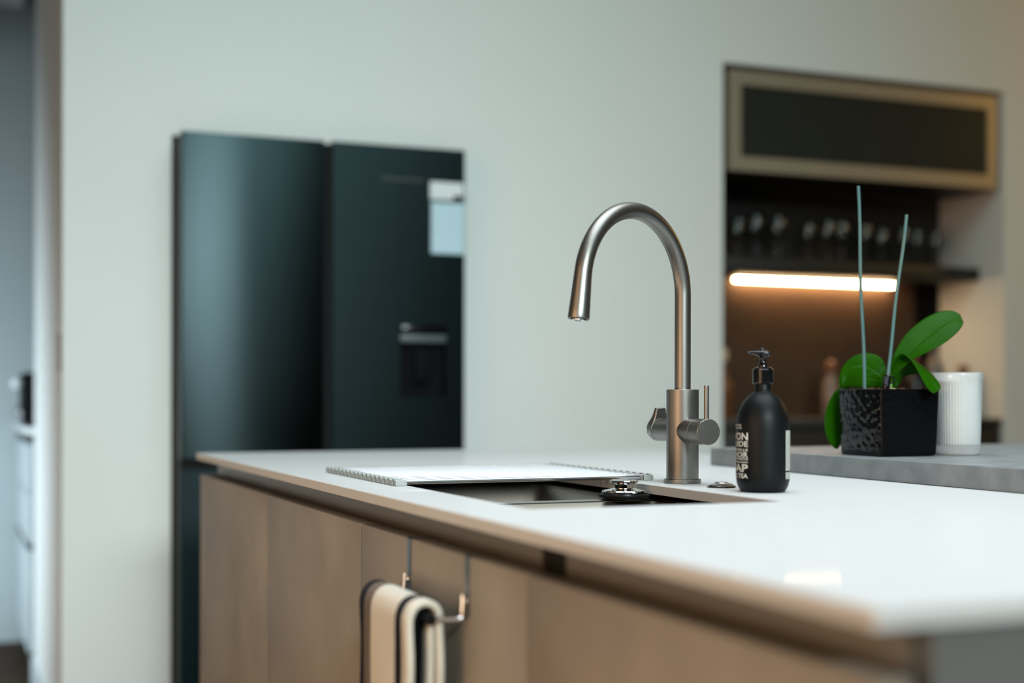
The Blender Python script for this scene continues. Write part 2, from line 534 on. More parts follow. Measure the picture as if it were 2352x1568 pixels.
wc = thing('wall_cabinet', (3.09, 4.35, 1.83), 'lift-up wall cabinet with smoked glass in a bronze frame at the top of the alcove', 'cabinet')
bm = bmesh.new()
X0, X1, Y0, Y1, Z0, Z1 = 2.486, 3.694, 4.192, 4.514, 1.834, 2.192
box(bm, X0, X1, Y0, Y1, Z0, Z0 + .018)
box(bm, X0, X1, Y0, Y1, Z1 - .018, Z1)
box(bm, X0, X0 + .018, Y0, Y1, Z0 + .018, Z1 - .018)
box(bm, X1 - .018, X1, Y0, Y1, Z0 + .018, Z1 - .018)
box(bm, X0 + .018, X1 - .018, Y1 - .012, Y1, Z0 + .018, Z1 - .018)
link('carcass', bm, 'dark_unit', wc, smooth=False)
fx0, fx1, fz0, fz1, fy0, fy1, fw = 2.512, 3.686, 1.833, 2.181, 4.166, 4.188, 0.05
door = None
bm = bmesh.new()
for (a, b) in ((0, 1), (1, 2), (2, 3), (3, 0)):     # mitred frame
    O = [(fx0, fz0), (fx1, fz0), (fx1, fz1), (fx0, fz1)]
    I = [(fx0 + fw, fz0 + fw), (fx1 - fw, fz0 + fw), (fx1 - fw, fz1 - fw), (fx0 + fw, fz1 - fw)]
    q = [O[a], O[b], I[b], I[a]]
    f0 = [bm.verts.new((p[0], fy0, p[1])) for p in q]
    f1 = [bm.verts.new((p[0], fy1, p[1])) for p in q]
    bm.faces.new(f0)
    bm.faces.new(f1[::-1])
    for i in range(4):
        bm.faces.new((f0[i], f0[(i + 1) % 4], f1[(i + 1) % 4], f1[i]))
door = link('door_frame', bm, 'bronze', wc, smooth=False)
boxo('glass_pane', (fx0 + fw - .004, fx1 - fw + .004, fy0 + .008, fy0 + .012, fz0 + fw - .004, fz1 - fw + .004), 'smoke_pane', door)

for i, (x, h, r, lab) in enumerate((
        (3.003, 0.20, 0.055, 'dim grey-green jar behind the smoked glass, leftmost of the three inside'),
        (3.259, 0.17, 0.060, 'dim grey-green jar in the middle behind the smoked cabinet glass'),
        (3.560, 0.24, 0.055, 'tall dim green jar behind the smoked glass near the right end'))):
    bm = bmesh.new()
    z = 1.852
    lathe(bm, [(r * .8, 0), (r, .012), (r, h * .72), (r * .75, h * .86), (r * .7, h * .9), (r * .74, h * .9), (r * .74, h), (0, h)], (x, 4.38, z), 28)
    tag(link('storage_jar', bm, 'jar_green'), lab, 'jar', 'jars in the wall cabinet')

sh = boxo('alcove_shelf', (2.483, 3.697, 4.279, 4.512, 1.4966, 1.545), 'dark_unit', None, 0.0015)
tag(sh, 'black open shelf spanning the alcove below the glass cabinet', 'shelf')

led = thing('strip_light', (3.095, 4.49, 1.49), 'lit warm white strip light fixed under the alcove shelf', 'light')
boxo('housing', (2.728, 3.462, 4.474, 4.506, 1.4905, 1.4962), 'alu', led)
boxo('diffuser', (2.738, 3.452, 4.478, 4.502, 1.4815, 1.4905), 'led_warm', led, 0.003)

GLASSX = [(2.684, .150), (2.773, .172), (2.853, .166), (3.004, .150), (3.074, .160), (3.152, .164), (3.239, .152),
          (3.335, .140), (3.421, .148), (3.504, .145), (3.570, .140)]
ORD = ['first', 'second', 'third', 'fourth', 'fifth', 'sixth', 'seventh', 'eighth', 'ninth', 'tenth', 'eleventh']
bm = bmesh.new()
lathe(bm, [(.031, 0), (.031, .0015), (.006, .006), (.0036, .02), (.0036, .075), (.008, .084), (.026, .10), (.033, .125), (.031, .15), (.027, .17),
           (.0258, .17), (.0298, .15), (.0318, .125), (.0245, .102), (.006, .0868), (0, .086)], (0, 0, 0), 32, cap0=True)
g0 = link('wine_glass', bm, 'clear_glass')
for i, (x, h) in enumerate(GLASSX):
    g = g0 if i == 0 else g0.copy()
    if i:
        COL.objects.link(g)
    g.location = (x, 4.395 + (0.012 if i % 2 else -0.012), 1.5452)
    s = h / 0.17
    g.scale = (s, s, s)
    tag(g, '%s stemmed glass from the left on the black alcove shelf' % ORD[i], 'glass', 'stemmed glasses on the alcove shelf')

# things standing on the bar worktop (z = 0.9705)
BZ = 0.9703
t = thing('liquor_bottle', (2.588, 4.33, BZ), 'amber bottle with a pale wooden stopper half hidden by the alcove edge', 'bottle')
bm = bmesh.new()
lathe(bm, [(.030, 0), (.034, .006), (.034, .11), (.030, .135), (.014, .158), (.013, .195), (.015, .197), (.015, .203), (0, .203)], (2.588, 4.33, BZ), 32)
link('glass_body', bm, 'amber_bottle', t)
bm = bmesh.new()
lathe(bm, [(.013, .203), (.017, .206), (.019, .222), (.017, .242), (.010, .252), (0, .253)], (2.588, 4.33, BZ), 24)
link('stopper', bm, 'bark_pale', t)
bm = bmesh.new()
lathe(bm, [(.0346, .135 - .03), (.0346, .15 - .02)], (2.588, 4.33, BZ), 32, cap0=False, cap1=False)
link('collar_band', bm, 'cork', t)

t = thing('spirit_bottle', (3.052, 4.33, BZ), 'squat cream bottle with a copper coloured stopper behind the plant', 'bottle')
bm = bmesh.new()
lathe(bm, [(.024, 0), (.028, .006), (.030, .06), (.030, .10), (.024, .135), (.015, .150), (.013, .17), (0, .17)], (3.050, 4.33, BZ), 32)
link('body', bm, 'cream_glaze', t)
bm = bmesh.new()
lathe(bm, [(.014, .166), (.019, .170), (.021, .19), (.019, .206), (.008, .214), (0, .215)], (3.050, 4.33, BZ), 24)
link('stopper', bm, 'cork', t)

t = thing('red_bottle', (3.487, 4.40, BZ), 'dark bottle with a red neck behind the orchid leaves', 'bottle')
bm = bmesh.new()
lathe(bm, [(.034, 0), (.037, .005), (.037, .13), (.030, .155), (.015, .175), (.014, .19), (0, .19)], (3.487, 4.40, BZ), 32)
link('body', bm, 'gloss_black', t)
bm = bmesh.new()
lathe(bm, [(.016, .176), (.017, .18), (.017, .235), (.014, .245), (0, .246)], (3.487, 4.40, BZ), 24)
link('neck_seal', bm, 'dark_red', t)

t = thing('cocktail_shaker', (3.572, 4.39, BZ), 'grey metal cocktail shaker behind the white candle', 'shaker')
bm = bmesh.new()
lathe(bm, [(.030, 0), (.032, .004), (.040, .15), (.040, .155), (.034, .19), (0, .19)], (3.572, 4.39, BZ), 32)
link('cup', bm, 'pewter', t)
bm = bmesh.new()
lathe(bm, [(.034, .19), (.032, .205), (.022, .222), (.018, .224), (.018, .255), (.012, .262), (0, .262)], (3.572, 4.39, BZ), 32)
link('cap', bm, 'pewter', t)
t = thing('spice_jar', (3.636, 4.30, BZ), 'small jar with a reddish brown lid just above the candle rim', 'jar')
bm = bmesh.new()
lathe(bm, [(.020, 0), (.022, .004), (.022, .16), (.018, .172), (0, .172)], (3.636, 4.30, BZ), 28)
link('jar_body', bm, 'pewter', t)
bm = bmesh.new()
lathe(bm, [(.020, .172), (.021, .176), (.021, .198), (.019, .201), (0, .201)], (3.636, 4.30, BZ), 28)
link('lid', bm, 'cork', t)

# ------------------------------------------------------------------ scullery beyond the left wall end
su = thing('scullery_cabinet', (0.6, 5.85, 0), 'white drawer cabinet with a stone top in the scullery at far left', 'cabinet')
boxo('carcass', (0.317, 0.90, 5.425, 6.29, 0.09, 0.905), 'white_front', su)
boxo('plinth', (0.35, 0.90, 5.43, 6.285, 0.0, 0.09), 'fridge_side', su)
zs_ = [(0.10, 0.475), (0.50, 0.685), (0.69, 0.868)]
for a, b in zs_:
    boxo('drawer_front', (0.297, 0.315, 5.43, 6.285, a, b), 'pale_front', su, 0.002)
boxo('finger_groove', (0.300, 0.316, 5.43, 6.285, 0.476, 0.499), 'black_void', su)
boxo('finger_groove', (0.300, 0.316, 5.43, 6.285, 0.869, 0.903), 'fridge_side', su)
boxo('stone_top', (0.288, 0.90, 5.42, 6.295, 0.905, 0.930), 'white_stone', su, 0.002)

cm = thing('coffee_machine', (0.40, 5.62, 0.93), 'black coffee machine on the scullery cabinet at far left', 'coffee machine')
boxo('machine_body', (0.283, 0.53, 5.50, 5.80, 0.945, 1.135), 'soft_black', cm, 0.012, 3)
boxo('drip_tray', (0.290, 0.53, 5.51, 5.79, 0.9305, 0.946), 'gloss_black', cm, 0.004)
bm = bmesh.new()
lathe(bm, [(.018, 0), (.022, .004), (.022, .02), (.018, .024), (0, .024)], (0.284, 5.60, 0.985), 24, axis=(-1, 0, 0))
link('dial', bm, 'chrome', cm)
bm = bmesh.new()
tube(bm, [(0.292, 5.64, 1.10), (0.285, 5.64, 1.10), (0.275, 5.64, 1.096)], [.010, .010, .012], 16)
bmesh.ops.create_uvsphere(bm, u_segments=20, v_segments=12, radius=.022, matrix=Matrix.Translation((0.268, 5.64, 1.095)))
kb = link('white_knob', bm, 'white_front', cm)
kb['label'] = 'white round knob'

wp = boxo('wall_plate', (0.3135, 0.318, WY + .02, WY + .10, 1.12, 1.228), 'wood_plate', None, 0.001)
tag(wp, 'small brown plate on the side of the wall end at left', 'plate')

# ------------------------------------------------------------------ kitchen island: cabinets
CT, CB = 0.920, 0.906                    # worktop top and underside
CX0, CX1, CY0, CY1 = 0.533, 1.60, 0.709, 3.183
mods = [(0.7155, 1.2755, 'base cabinet of the island at its near end, brown stone-look door'),
        (1.2785, 1.8690, 'island base cabinet whose brown door carries the towel hanger'),
        (1.8745, 2.4705, 'island base cabinet with a plain brown door, left of the towel'),
        (2.4720, 3.1130, 'island base cabinet at the far end, next to the fridge')]
for i, (a, b, lab) in enumerate(mods):
    t = thing('base_cabinet', (1.0, (a + b) / 2, 0), lab, 'cabinet', 'island base cabinets')
    bm = bmesh.new()                     # open-topped carcass (the sink hangs inside)
    ca, cb = (a if i else a + .019), b
    box(bm, 0.5825, 0.600, ca, cb, 0.10, 0.862)
    box(bm, 1.36, 1.378, ca, cb, 0.10, 0.905)
    box(bm, 0.600, 1.36, ca, ca + .016, 0.10, 0.905 if i in (0, 3) else 0.68)
    box(bm, 0.600, 1.36, cb - .016, cb, 0.10, 0.905 if i == 3 else 0.68)
    box(bm, 0.600, 1.36, ca + .016, cb - .016, 0.10, 0.118)
    link('carcass', bm, 'carcass_grey', t, smooth=False)
    boxo('door', (0.540, 0.566, a, b, 0.115, 0.8725), 'laminate', t, 0.0012)
    boxo('plinth', (0.62, 1.34, ca, b, 0.0, 0.10), 'fridge_side', t)

ep = boxo('end_panel', (0.540, 1.378, 3.1165, 3.168, 0.0, 0.8725), 'laminate', None, 0.0012)
tag(ep, 'narrow brown end panel of the island at its far corner', 'panel')
np_ = boxo('end_panel', (0.5825, 1.60, 0.7150, 0.7335, 0.0, 0.9055), 'carcass_grey', None, 0.001)
tag(np_, 'plain grey panel closing the near end of the island', 'panel')
bp_ = boxo('back_panel', (1.380, 1.40, 0.735, 3.168, 0.0, 0.9055), 'carcass_grey')
tag(bp_, 'plain grey panel along the far long side of the island', 'panel')

for a, b, lab in ((1.328, 3.165, 'long recessed metal finger channel under the worktop, far length'),
                  (0.7345, 1.268, 'short recessed metal finger channel under the worktop, near length')):
    bm = bmesh.new()
    box(bm, 0.5785, 0.5815, a, b, 0.845, 0.9055)
    box(bm, 0.5665, 0.5785, a, b, 0.845, 0.848)
    box(bm, 0.560, 0.5785, a, b, 0.9035, 0.9055)
    tag(link('finger_channel', bm, 'channel_metal', smooth=False), lab, 'channel', 'finger channels of the island')
jt = boxo('channel_gap', (0.5795, 0.5822, 1.270, 1.326, 0.862, 0.9055), 'black_void')  # added black strip, paints the shade in the gap between the channels
tag(jt, 'black strip standing for the shaded gap between the two finger channels', 'gap')

# ------------------------------------------------------------------ white worktop with the sink cut-out
SX0, SX1, SY0, SY1 = 0.626, 0.970, 1.474, 2.245
bm = bmesh.new()


def loop_edges(bm, pts, z):
    vs = [bm.verts.new((x, y, z)) for x, y in pts]
    es = [bm.edges.new((vs[i], vs[(i + 1) % len(vs)])) for i in range(len(vs))]
    return vs, es


outer = rrect(CX0, CX1, CY0, CY1, 0.003, 3)
inner = rrect(SX0, SX1, SY0, SY1, 0.010, 5)
layers = []
for zo, zi, off in ((CT, CT, 0.0012), ):
    pass
tops = []


def inset(pts, cx, cy, d, sgn):
    return [(x + sgn * d * (1 if x < cx else -1), y + sgn * d * (1 if y < cy else -1)) for x, y in pts]


ocx, ocy = (CX0 + CX1) / 2, (CY0 + CY1) / 2
icx, icy = (SX0 + SX1) / 2, (SY0 + SY1) / 2
E_ = 0.0012
vo_t, eo_t = loop_edges(bm, inset(outer, ocx, ocy, E_, 1), CT)
vi_t, ei_t = loop_edges(bm, inset(inner, icx, icy, E_, -1), CT)
bmesh.ops.triangle_fill(bm, use_beauty=True, edges=eo_t + ei_t)
vo_b, eo_b = loop_edges(bm, outer, CB)
vi_b, ei_b = loop_edges(bm, inner, CB)
bmesh.ops.triangle_fill(bm, use_beauty=True, edges=eo_b + ei_b)
vo_m = [bm.verts.new((x, y, CT - E_)) for x, y in outer]
vi_m = [bm.verts.new((x, y, CT - E_)) for x, y in inner]
for A, B in ((vo_t, vo_m), (vo_m, vo_b), (vi_t, vi_m), (vi_m, vi_b)):
    n = len(A)
    for i in range(n):
        bm.faces.new((A[i], A[(i + 1) % n], B[(i + 1) % n], B[i]))
wt = link('worktop', bm, 'quartz', smooth=False)
tag(wt, 'thin glossy white quartz worktop of the kitchen island', 'worktop')

# ------------------------------------------------------------------ sink
sk = thing('sink', (0.80, 1.85, 0.90), 'undermounted stainless steel double bowl sink in the white worktop', 'sink')


def bowl(name, x0, x1, y0, y1, ztop, zbot):
    bm = bmesh.new()
    rings = []
    for z, ins, r in ((ztop, 0, .022), (zbot + .025, .004, .024), (zbot + .008, .010, .026), (zbot, .026, .03), (zbot - .002, .10, .03)):
        rings.append([bm.verts.new((x, y, z)) for x, y in rrect(x0 + ins, x1 - ins, y0 + ins, y1 - ins, r, 6)])
    for a, b in zip(rings[:-1], rings[1:]):
        n = len(a)
        for i in range(n):
            bm.faces.new((a[i], a[(i + 1) % n], b[(i + 1) % n], b[i]))
    bm.faces.new(rings[-1])
    o = link(name, bm, 'sink_steel', sk, angle=60)
    md = o.modifiers.new('thickness', 'SOLIDIFY')
    md.thickness = 0.0015
    md.offset = 1
    bm = bmesh.new()
    cx, cy = (x0 + x1) / 2, (y0 + y1) / 2
    lathe(bm, [(.042, 0), (.044, .002), (.036, .002), (.030, -.004), (0, -.004)], (cx, cy, zbot - .0015), 32)
    link('drain', bm, 'chrome', o)
    return o


bowl('bowl', 0.612, 0.974, 1.854, 2.256, 0.8955, 0.715)
bowl('bowl', 0.612, 0.974, 1.456, 1.830, 0.8955, 0.725)
bm = bmesh.new()                         # rim plate carrying both bowls, with two openings
def ring_plate(bm, outer_r, inner_rs, z0, z1):
    for z in (z0, z1):
        es = loop_edges(bm, outer_r, z)[1]
        for r in inner_rs:
            es = es + loop_edges(bm, r, z)[1]
        bmesh.ops.triangle_fill(bm, use_beauty=True, edges=es)
ring_plate(bm, rrect(0.594, 0.992, 1.438, 2.274, .02, 5),
           [rrect(0.612, 0.974, 1.854, 2.256, .022, 6), rrect(0.612, 0.974, 1.456, 1.830, .022, 6)], 0.8955, 0.8975)
link('rim', bm, 'sink_steel', sk, smooth=False)
bm = bmesh.new()
prof = [(.010 * math.cos(math.radians(a)), .0038 * math.sin(math.radians(a))) for a in range(0, 181, 15)]
fa_ = [bm.verts.new((0.6135, 1.842 + y, 0.8954 + z)) for y, z in prof]
fb_ = [bm.verts.new((0.9725, 1.842 + y, 0.8954 + z)) for y, z in prof]
for i in range(len(prof) - 1):
    bm.faces.new((fa_[i], fa_[i + 1], fb_[i + 1], fb_[i]))
bm.faces.new(fa_)
bm.faces.new(fb_[::-1])
bm.faces.new((fa_[0], fb_[0], fb_[-1], fa_[-1]))
link('divider', bm, 'rim_steel', sk, angle=50)

# ------------------------------------------------------------------ stopper standing on the divider
st = thing('sink_stopper', (0.9325, 1.840, 0.8993), 'chrome sink stopper with black rubber seal standing on the sink divider', 'stopper')
P_ = (0.9325, 1.840, 0.8993)
bm = bmesh.new()
lathe(bm, [(.030, 0), (.0365, .0015), (.0385, .0045), (.0380, .0065), (.034, .0085), (0, .0085)], P_, 56)
link('rubber_seal', bm, 'rubber_black', st)
bm = bmesh.new()
lathe(bm, [(.031, .0083), (.0328, .0095), (.0330, .0110), (.0315, .0125), (.020, .0145), (.0165, .0155), (0, .0155)], P_, 56)
link('flange', bm, 'chrome', st)
bm = bmesh.new()
lathe(bm, [(.0135, .0150), (.0135, .0205), (.0155, .0225), (.0205, .0240), (.0212, .0255), (.0205, .0268), (.018, .0275), (0, .0280)], P_, 48)
link('knob', bm, 'chrome', st)

# ------------------------------------------------------------------ roll-up drying mat
dm = thing('drying_mat', (0.81, 2.1, 0.92), 'steel rod roll-up drying mat with grey rubber ends lying across the sink', 'drying rack')
NR = 17
PITCH = (2.304 - 1.914) / NR
bm = bmesh.new()
tube(bm, [(0.6135, 0, 0), (1.0120, 0, 0)], 0.0036, 14)
rod0 = link('rod', bm, 'rod_steel', dm)
for i in range(NR):
    o = rod0 if i == 0 else rod0.copy()
    if i:
        COL.objects.link(o)
        o.parent = dm
    o.matrix_parent_inverse = Matrix.Identity(4)
    o.location = Vector((0, 1.914 + PITCH * (i + .5), 0.92 + .0052)) - Vector((dm.location.x, 0, dm.location.z)) - Vector((0, dm.location.y, 0))
for x0, x1, outx in ((0.6035, 0.6205, -1), (1.0045, 1.0205, 1)):
    bm = bmesh.new()
    xa, xb = (x0 + .004, x1) if outx < 0 else (x0, x1 - .004)
    box(bm, xa, xb, 1.914, 2.304, 0.9203, 0.9288, bev=.0012, seg=2)
    for i in range(NR):
        y = 1.914 + PITCH * (i + .5)
        for s in (-1, 1):                  # scalloped ribs either side of each socket
            box(bm, min(x0, xa), max(x1, xb), y + s * PITCH * .42 - .0028, y + s * PITCH * .42 + .0028, 0.9203, 0.9284, bev=.0008, seg=1)
        lathe(bm, [(.0074, 0), (.0074, .004), (.0050, .004), (.0044, .001)], (xa if outx < 0 else xb, y, 0.92475), 14, axis=(outx, 0, 0), cap0=False, cap1=True)
        bm.faces.ensure_lookup_table()
        bm.faces[-1].material_index = 1
    # keep sockets above the worktop
    for v in bm.verts:
        v.co.z = max(v.co.z, 0.9203)
        v.co.z = min(v.co.z, 0.9300)
    link('end_strip', bm, ['rubber_grey', 'rubber_black'], dm)

# ------------------------------------------------------------------ faucet
FX, FYY = 1.03, 1.839
fa = thing('faucet', (FX, FYY, 0.92), 'brushed nickel gooseneck kitchen faucet beside the sink', 'faucet')
bm = bmesh.new()
lathe(bm, [(.0272, 0), (.0278, .0006), (.0278, .0054), (.0272, .006), (.0235, .006)], (FX, FYY, .9202), 64, cap1=True)
link('base_ring', bm, 'brushed_nickel', fa)
bm = bmesh.new()
lathe(bm, [(.0228, .0058), (.0242, .0068), (.0242, .1398), (.0236, .1404), (.0124, .1404)], (FX, FYY, .92), 64, cap1=True)
link('body', bm, 'brushed_nickel', fa)
R_, PSI, SW, ZS, LT = 0.1159, 0.4242, 2.9937, 1.2013, 0.0628
sd = Vector((-math.cos(PSI), -math.sin(PSI), 0))
pts, rad = [], []
for z in (1.0585, 1.10, 1.15, ZS):
    pts.append(Vector((FX, FYY, z)))
    rad.append(.01215)
N_ = 48
for i in range(1, N_ + 1):
    a = SW * i / N_
    pts.append(Vector((FX, FYY, ZS)) + sd * (R_ - R_ * math.cos(a)) + Vector((0, 0, R_ * math.sin(a))))
    k = max(0, (i / N_ - .80) / .20)
    rad.append(.01215 + .0004 * k)
td = sd * math.sin(SW) + Vector((0, 0, math.cos(SW)))
p0 = pts[-1]
for k in (.1, .25, .4, .6, .8, .97):
    pts.append(p0 + td * LT * k)
    rad.append(.01255 + .0027 * k)
pts.append(p0 + td * LT)
rad.append(.0148)
pts.append(p0 + td * (LT - .0005))
rad.append(.0118)
pts.append(p0 + td * (LT - .006))
rad.append(.0115)
bm = bmesh.new()
# tube with fixed frames at the turned-in lip
base_n = len(pts) - 2
rings = tube(bm, pts[:base_n], rad[:base_n], 40, cap=False)
last = rings[-1]
cen = pts[base_n - 1]
r_in = []
for rr, back in ((.0118, .0004), (.0115, .006)):
    r_in.append([bm.verts.new(cen - td * back + (v.co - cen) * (rr / rad[base_n - 1])) for v in last])
for a, b in ((last, r_in[0]), (r_in[0], r_in[1])):
    for k in range(len(a)):
        bm.faces.new((a[k], a[(k + 1) % len(a)], b[(k + 1) % len(a)], b[k]))
bm.faces.new(r_in[1])
bm.faces.new(rings[0][::-1])
spt = link('spout', bm, 'brushed_nickel', fa, angle=40)
bm = bmesh.new()
lathe(bm, [(.0086, -.0058), (.0086, .0016), (.0076, .0022), (.006, .0012), (0, .0010)], cen, 32, axis=td)
link('aerator', bm, 'chrome', spt)
# mixer handle, towards the camera
HZ = .9985
bm = bmesh.new()
lathe(bm, [(.0188, .012), (.0188, .0462), (.0183, .0466)], (FX, FYY, HZ), 56, axis=(0, -1, 0), cap0=False)
link('handle_hub', bm, 'brushed_nickel', fa)
bm = bmesh.new()
lathe(bm, [(.0183, .0472), (.0190, .0476), (.0190, .0765), (.0184, .0772), (0, .0772)], (FX, FYY, HZ), 56, axis=(0, -1, 0))
hk = link('handle_knob', bm, 'brushed_nickel', fa)
bm = bmesh.new()
lathe(bm, [(.0171, .0466), (.0171, .0474)], (FX, FYY, HZ), 40, axis=(0, -1, 0), cap0=False, cap1=False)
link('shadow_gap', bm, 'rubber_black', hk)
bm = bmesh.new()
lathe(bm, [(.0037, .014), (.0037, .0671), (.0033, .0676), (0, .0676)], (FX, FYY - .0705, HZ), 24)
link('lever', bm, 'brushed_nickel', hk)
bm = bmesh.new()                          # faint engraved mark: a short line over a dot
box(bm, FX - .0045, FX + .0045, FYY - .07745, FYY - .0771, HZ + .0004, HZ + .0011)
lathe(bm, [(.0010, 0), (.0010, .0003)], (FX, FYY - .0771, HZ - .0022), 14, axis=(0, -1, 0))
link('engraved_mark', bm, 'channel_metal', hk, smooth=False)
# second handle, away from the camera, with a scooped fin
bm = bmesh.new()
lathe(bm, [(.0175, .012), (.0175, .0652), (.0171, .0656)], (FX, FYY, HZ), 48, axis=(0, 1, 0), cap0=False)
link('handle_hub', bm, 'brushed_nickel', fa)
bm = bmesh.new()
lathe(bm, [(.0170, .0666), (.0176, .0670), (.0176, .0790), (.0160, .0830), (.011, .0855), (0, .0864)], (FX, FYY, HZ), 48, axis=(0, 1, 0))
fk = link('filter_knob', bm, 'brushed_nickel', fa)
bm = bmesh.new()
rings = []
for z, w, y1 in ((-.006, .0160, .0855), (.004, .0166, .0860), (.0095, .0156, .0843), (.0145, .0136, .0815), (.0195, .0116, .0788), (.0245, .0102, .0768), (.0295, .0092, .0753), (.0330, .0086, .0744), (.0342, .0076, .0734)):
    rings.append([bm.verts.new((FX + x, FYY + y, HZ + z)) for x, y in rrect(-w, w, .0670 + (.001 if z > .034 else 0), y1, .0030, 4)])
for a, b in zip(rings[:-1], rings[1:]):
    for k in range(len(a)):
        bm.faces.new((a[k], a[(k + 1) % len(a)], b[(k + 1) % len(a)], b[k]))
bm.faces.new(rings[0][::-1])
bm.faces.new(rings[-1])
link('fin', bm, 'brushed_nickel', fk, angle=50)

# ------------------------------------------------------------------ chrome button
bt = thing('air_button', (1.033, 1.731, 0.92), 'small domed chrome push button set in the worktop between faucet and soap bottle', 'button')
bm = bmesh.new()
lathe(bm, [(.0190, 0), (.0208, .0010), (.0204, .0022), (.0150, .0048), (.0105, .0060), (.0100, .0056)], (1.033, 1.731, .9202), 48)
link('bezel', bm, 'chrome', bt)
bm = bmesh.new()
lathe(bm, [(.0097, .0050), (.0097, .0066), (.0088, .0074), (.004, .0080), (0, .0081)], (1.033, 1.731, .9202), 36)
link('push_cap', bm, 'chrome', bt)

# ------------------------------------------------------------------ soap bottle
BX, BY, BZ_ = 1.039, 1.632, 0.9203
sb = thing('soap_bottle', (BX, BY, 0.92), 'matte black pump bottle of hand soap with white lettering', 'soap bottle')
bm = bmesh.new()
lathe(bm, [(.0275, 0), (.0295, .0006), (.0318, .0035), (.0345, .0095), (.0360, .0165), (.0364, .026), (.0364, .080), (.0361, .0935), (.0350, .1020),
           (.0329, .1100), (.0296, .1180), (.0255, .1245), (.0205, .1300), (.0155, .1340), (.0125, .1362), (.0112, .1385), (.0110, .1500), (0, .1500)],
      (BX, BY, BZ_), 72)
link('bottle_body', bm, 'matte_black', sb, angle=60)
bm = bmesh.new()
lathe(bm, [(.0132, .1470), (.0140, .1478), (.0142, .1500), (.0142, .1662), (.0134, .1672), (.0120, .1676), (.0120, .1690), (.0085, .1700), (.0065, .1702), (0, .1702)],
      (BX, BY, BZ_), 48)
link('collar', bm, 'gloss_black', sb)
bm = bmesh.new()
lathe(bm, [(.0064, .1700), (.0060, .1740), (.0048, .1765), (.0048, .1830), (.0062, .1848), (.0074, .1870), (.0074, .1880), (0, .1880)], (BX, BY, BZ_), 32)
pa = math.radians(-122.5 - 90)            # spout points to the left as seen from the camera side
pdx = Vector((-0.9254, 0.379, 0))
pn = Vector((pdx.y, -pdx.x, 0))
c0 = Vector((BX, BY, BZ_ + .1880))
secs = [(-.0088, .0072, .0060, .0000), (-.0050, .0080, .0092, .0008), (.0030, .0074, .0088, .0008), (.0090, .0052, .0066, .0012), (.0150, .0036, .0042, .0020), (.0200, .0026, .0030, .0022)]
rings = []
for (u, hw, hh, zo) in secs:
    ring = []
    for k in range(16):
        a = 2 * math.pi * k / 16
        ring.append(bm.verts.new(c0 + pdx * u + pn * hw * math.cos(a) + Vector((0, 0, zo + hh * .5 * math.sin(a)))))
    rings.append(ring)
for a, b in zip(rings[:-1], rings[1:]):
    for k in range(16):
        bm.faces.new((a[k], a[(k + 1) % 16], b[(k + 1) % 16], b[k]))
bm.faces.new(rings[0][::-1])
bm.faces.new(rings[-1])
bmesh.ops.create_uvsphere(bm, u_segments=16, v_segments=10, radius=.0042, matrix=Matrix.Translation(c0 + pdx * .001 + Vector((0, 0, .0042))))
link('pump_head', bm, 'gloss_black', sb, angle=50)

# lettering wrapped on the bottle
VIEW = math.radians(237.5)
RT = 0.0366


def text_mesh(txt, bold=0.0):
    cu_ = bpy.data.curves.new('lettering', 'FONT')
    cu_.body = txt
    cu_.size = 1.0
    cu_.offset = bold
    cu_.resolution_u = 3
    to = bpy.data.objects.new('lettering', cu_)
    COL.objects.link(to)
    bpy.context.view_layer.update()
    me = bpy.data.meshes.new_from_object(to.evaluated_get(bpy.context.evaluated_depsgraph_get()))
    COL.objects.unlink(to)
    bpy.data.objects.remove(to)
    bpy.data.curves.remove(cu_)
    bm = bmesh.new()
    bm.from_mesh(me)
    bpy.data.meshes.remove(me)
    return bm


def wrap_text(dst, txt, phi0, phi1, z0, z1, bold):
    """fill the box phi0..phi1 (degrees right of the camera side) x z0..z1 with the text."""
    bm = text_mesh(txt, bold)
    xs = [v.co.x for v in bm.verts]
    ys = [v.co.y for v in bm.verts]
    x0, x1, y0, y1 = min(xs), max(xs), min(ys), max(ys)
    for v in bm.verts:
        v.co.x = (v.co.x - x0) / (x1 - x0)
        v.co.y = (v.co.y - y0) / (y1 - y0)
    steps = max(2, int((phi1 - phi0) / 3))
    for i in range(1, steps):
        bmesh.ops.bisect_plane(bm, geom=bm.verts[:] + bm.edges[:] + bm.faces[:], plane_co=(i / steps, 0, 0), plane_no=(1, 0, 0), dist=1e-6)
    mp = {}
    for v in bm.verts:
        a = VIEW + math.radians(phi0 + (phi1 - phi0) * v.co.x)
        mp[v.index] = None
        v.co = Vector((BX + RT * math.cos(a), BY + RT * math.sin(a), BZ_ + z0 + (z1 - z0) * v.co.y))
    bm.verts.index_update()
    vm = [dst.verts.new(v.co) for v in bm.verts]
    for f in bm.faces:
        try:
            dst.faces.new([vm[v.index] for v in f.verts])
        except ValueError:
            pass
    bm.free()


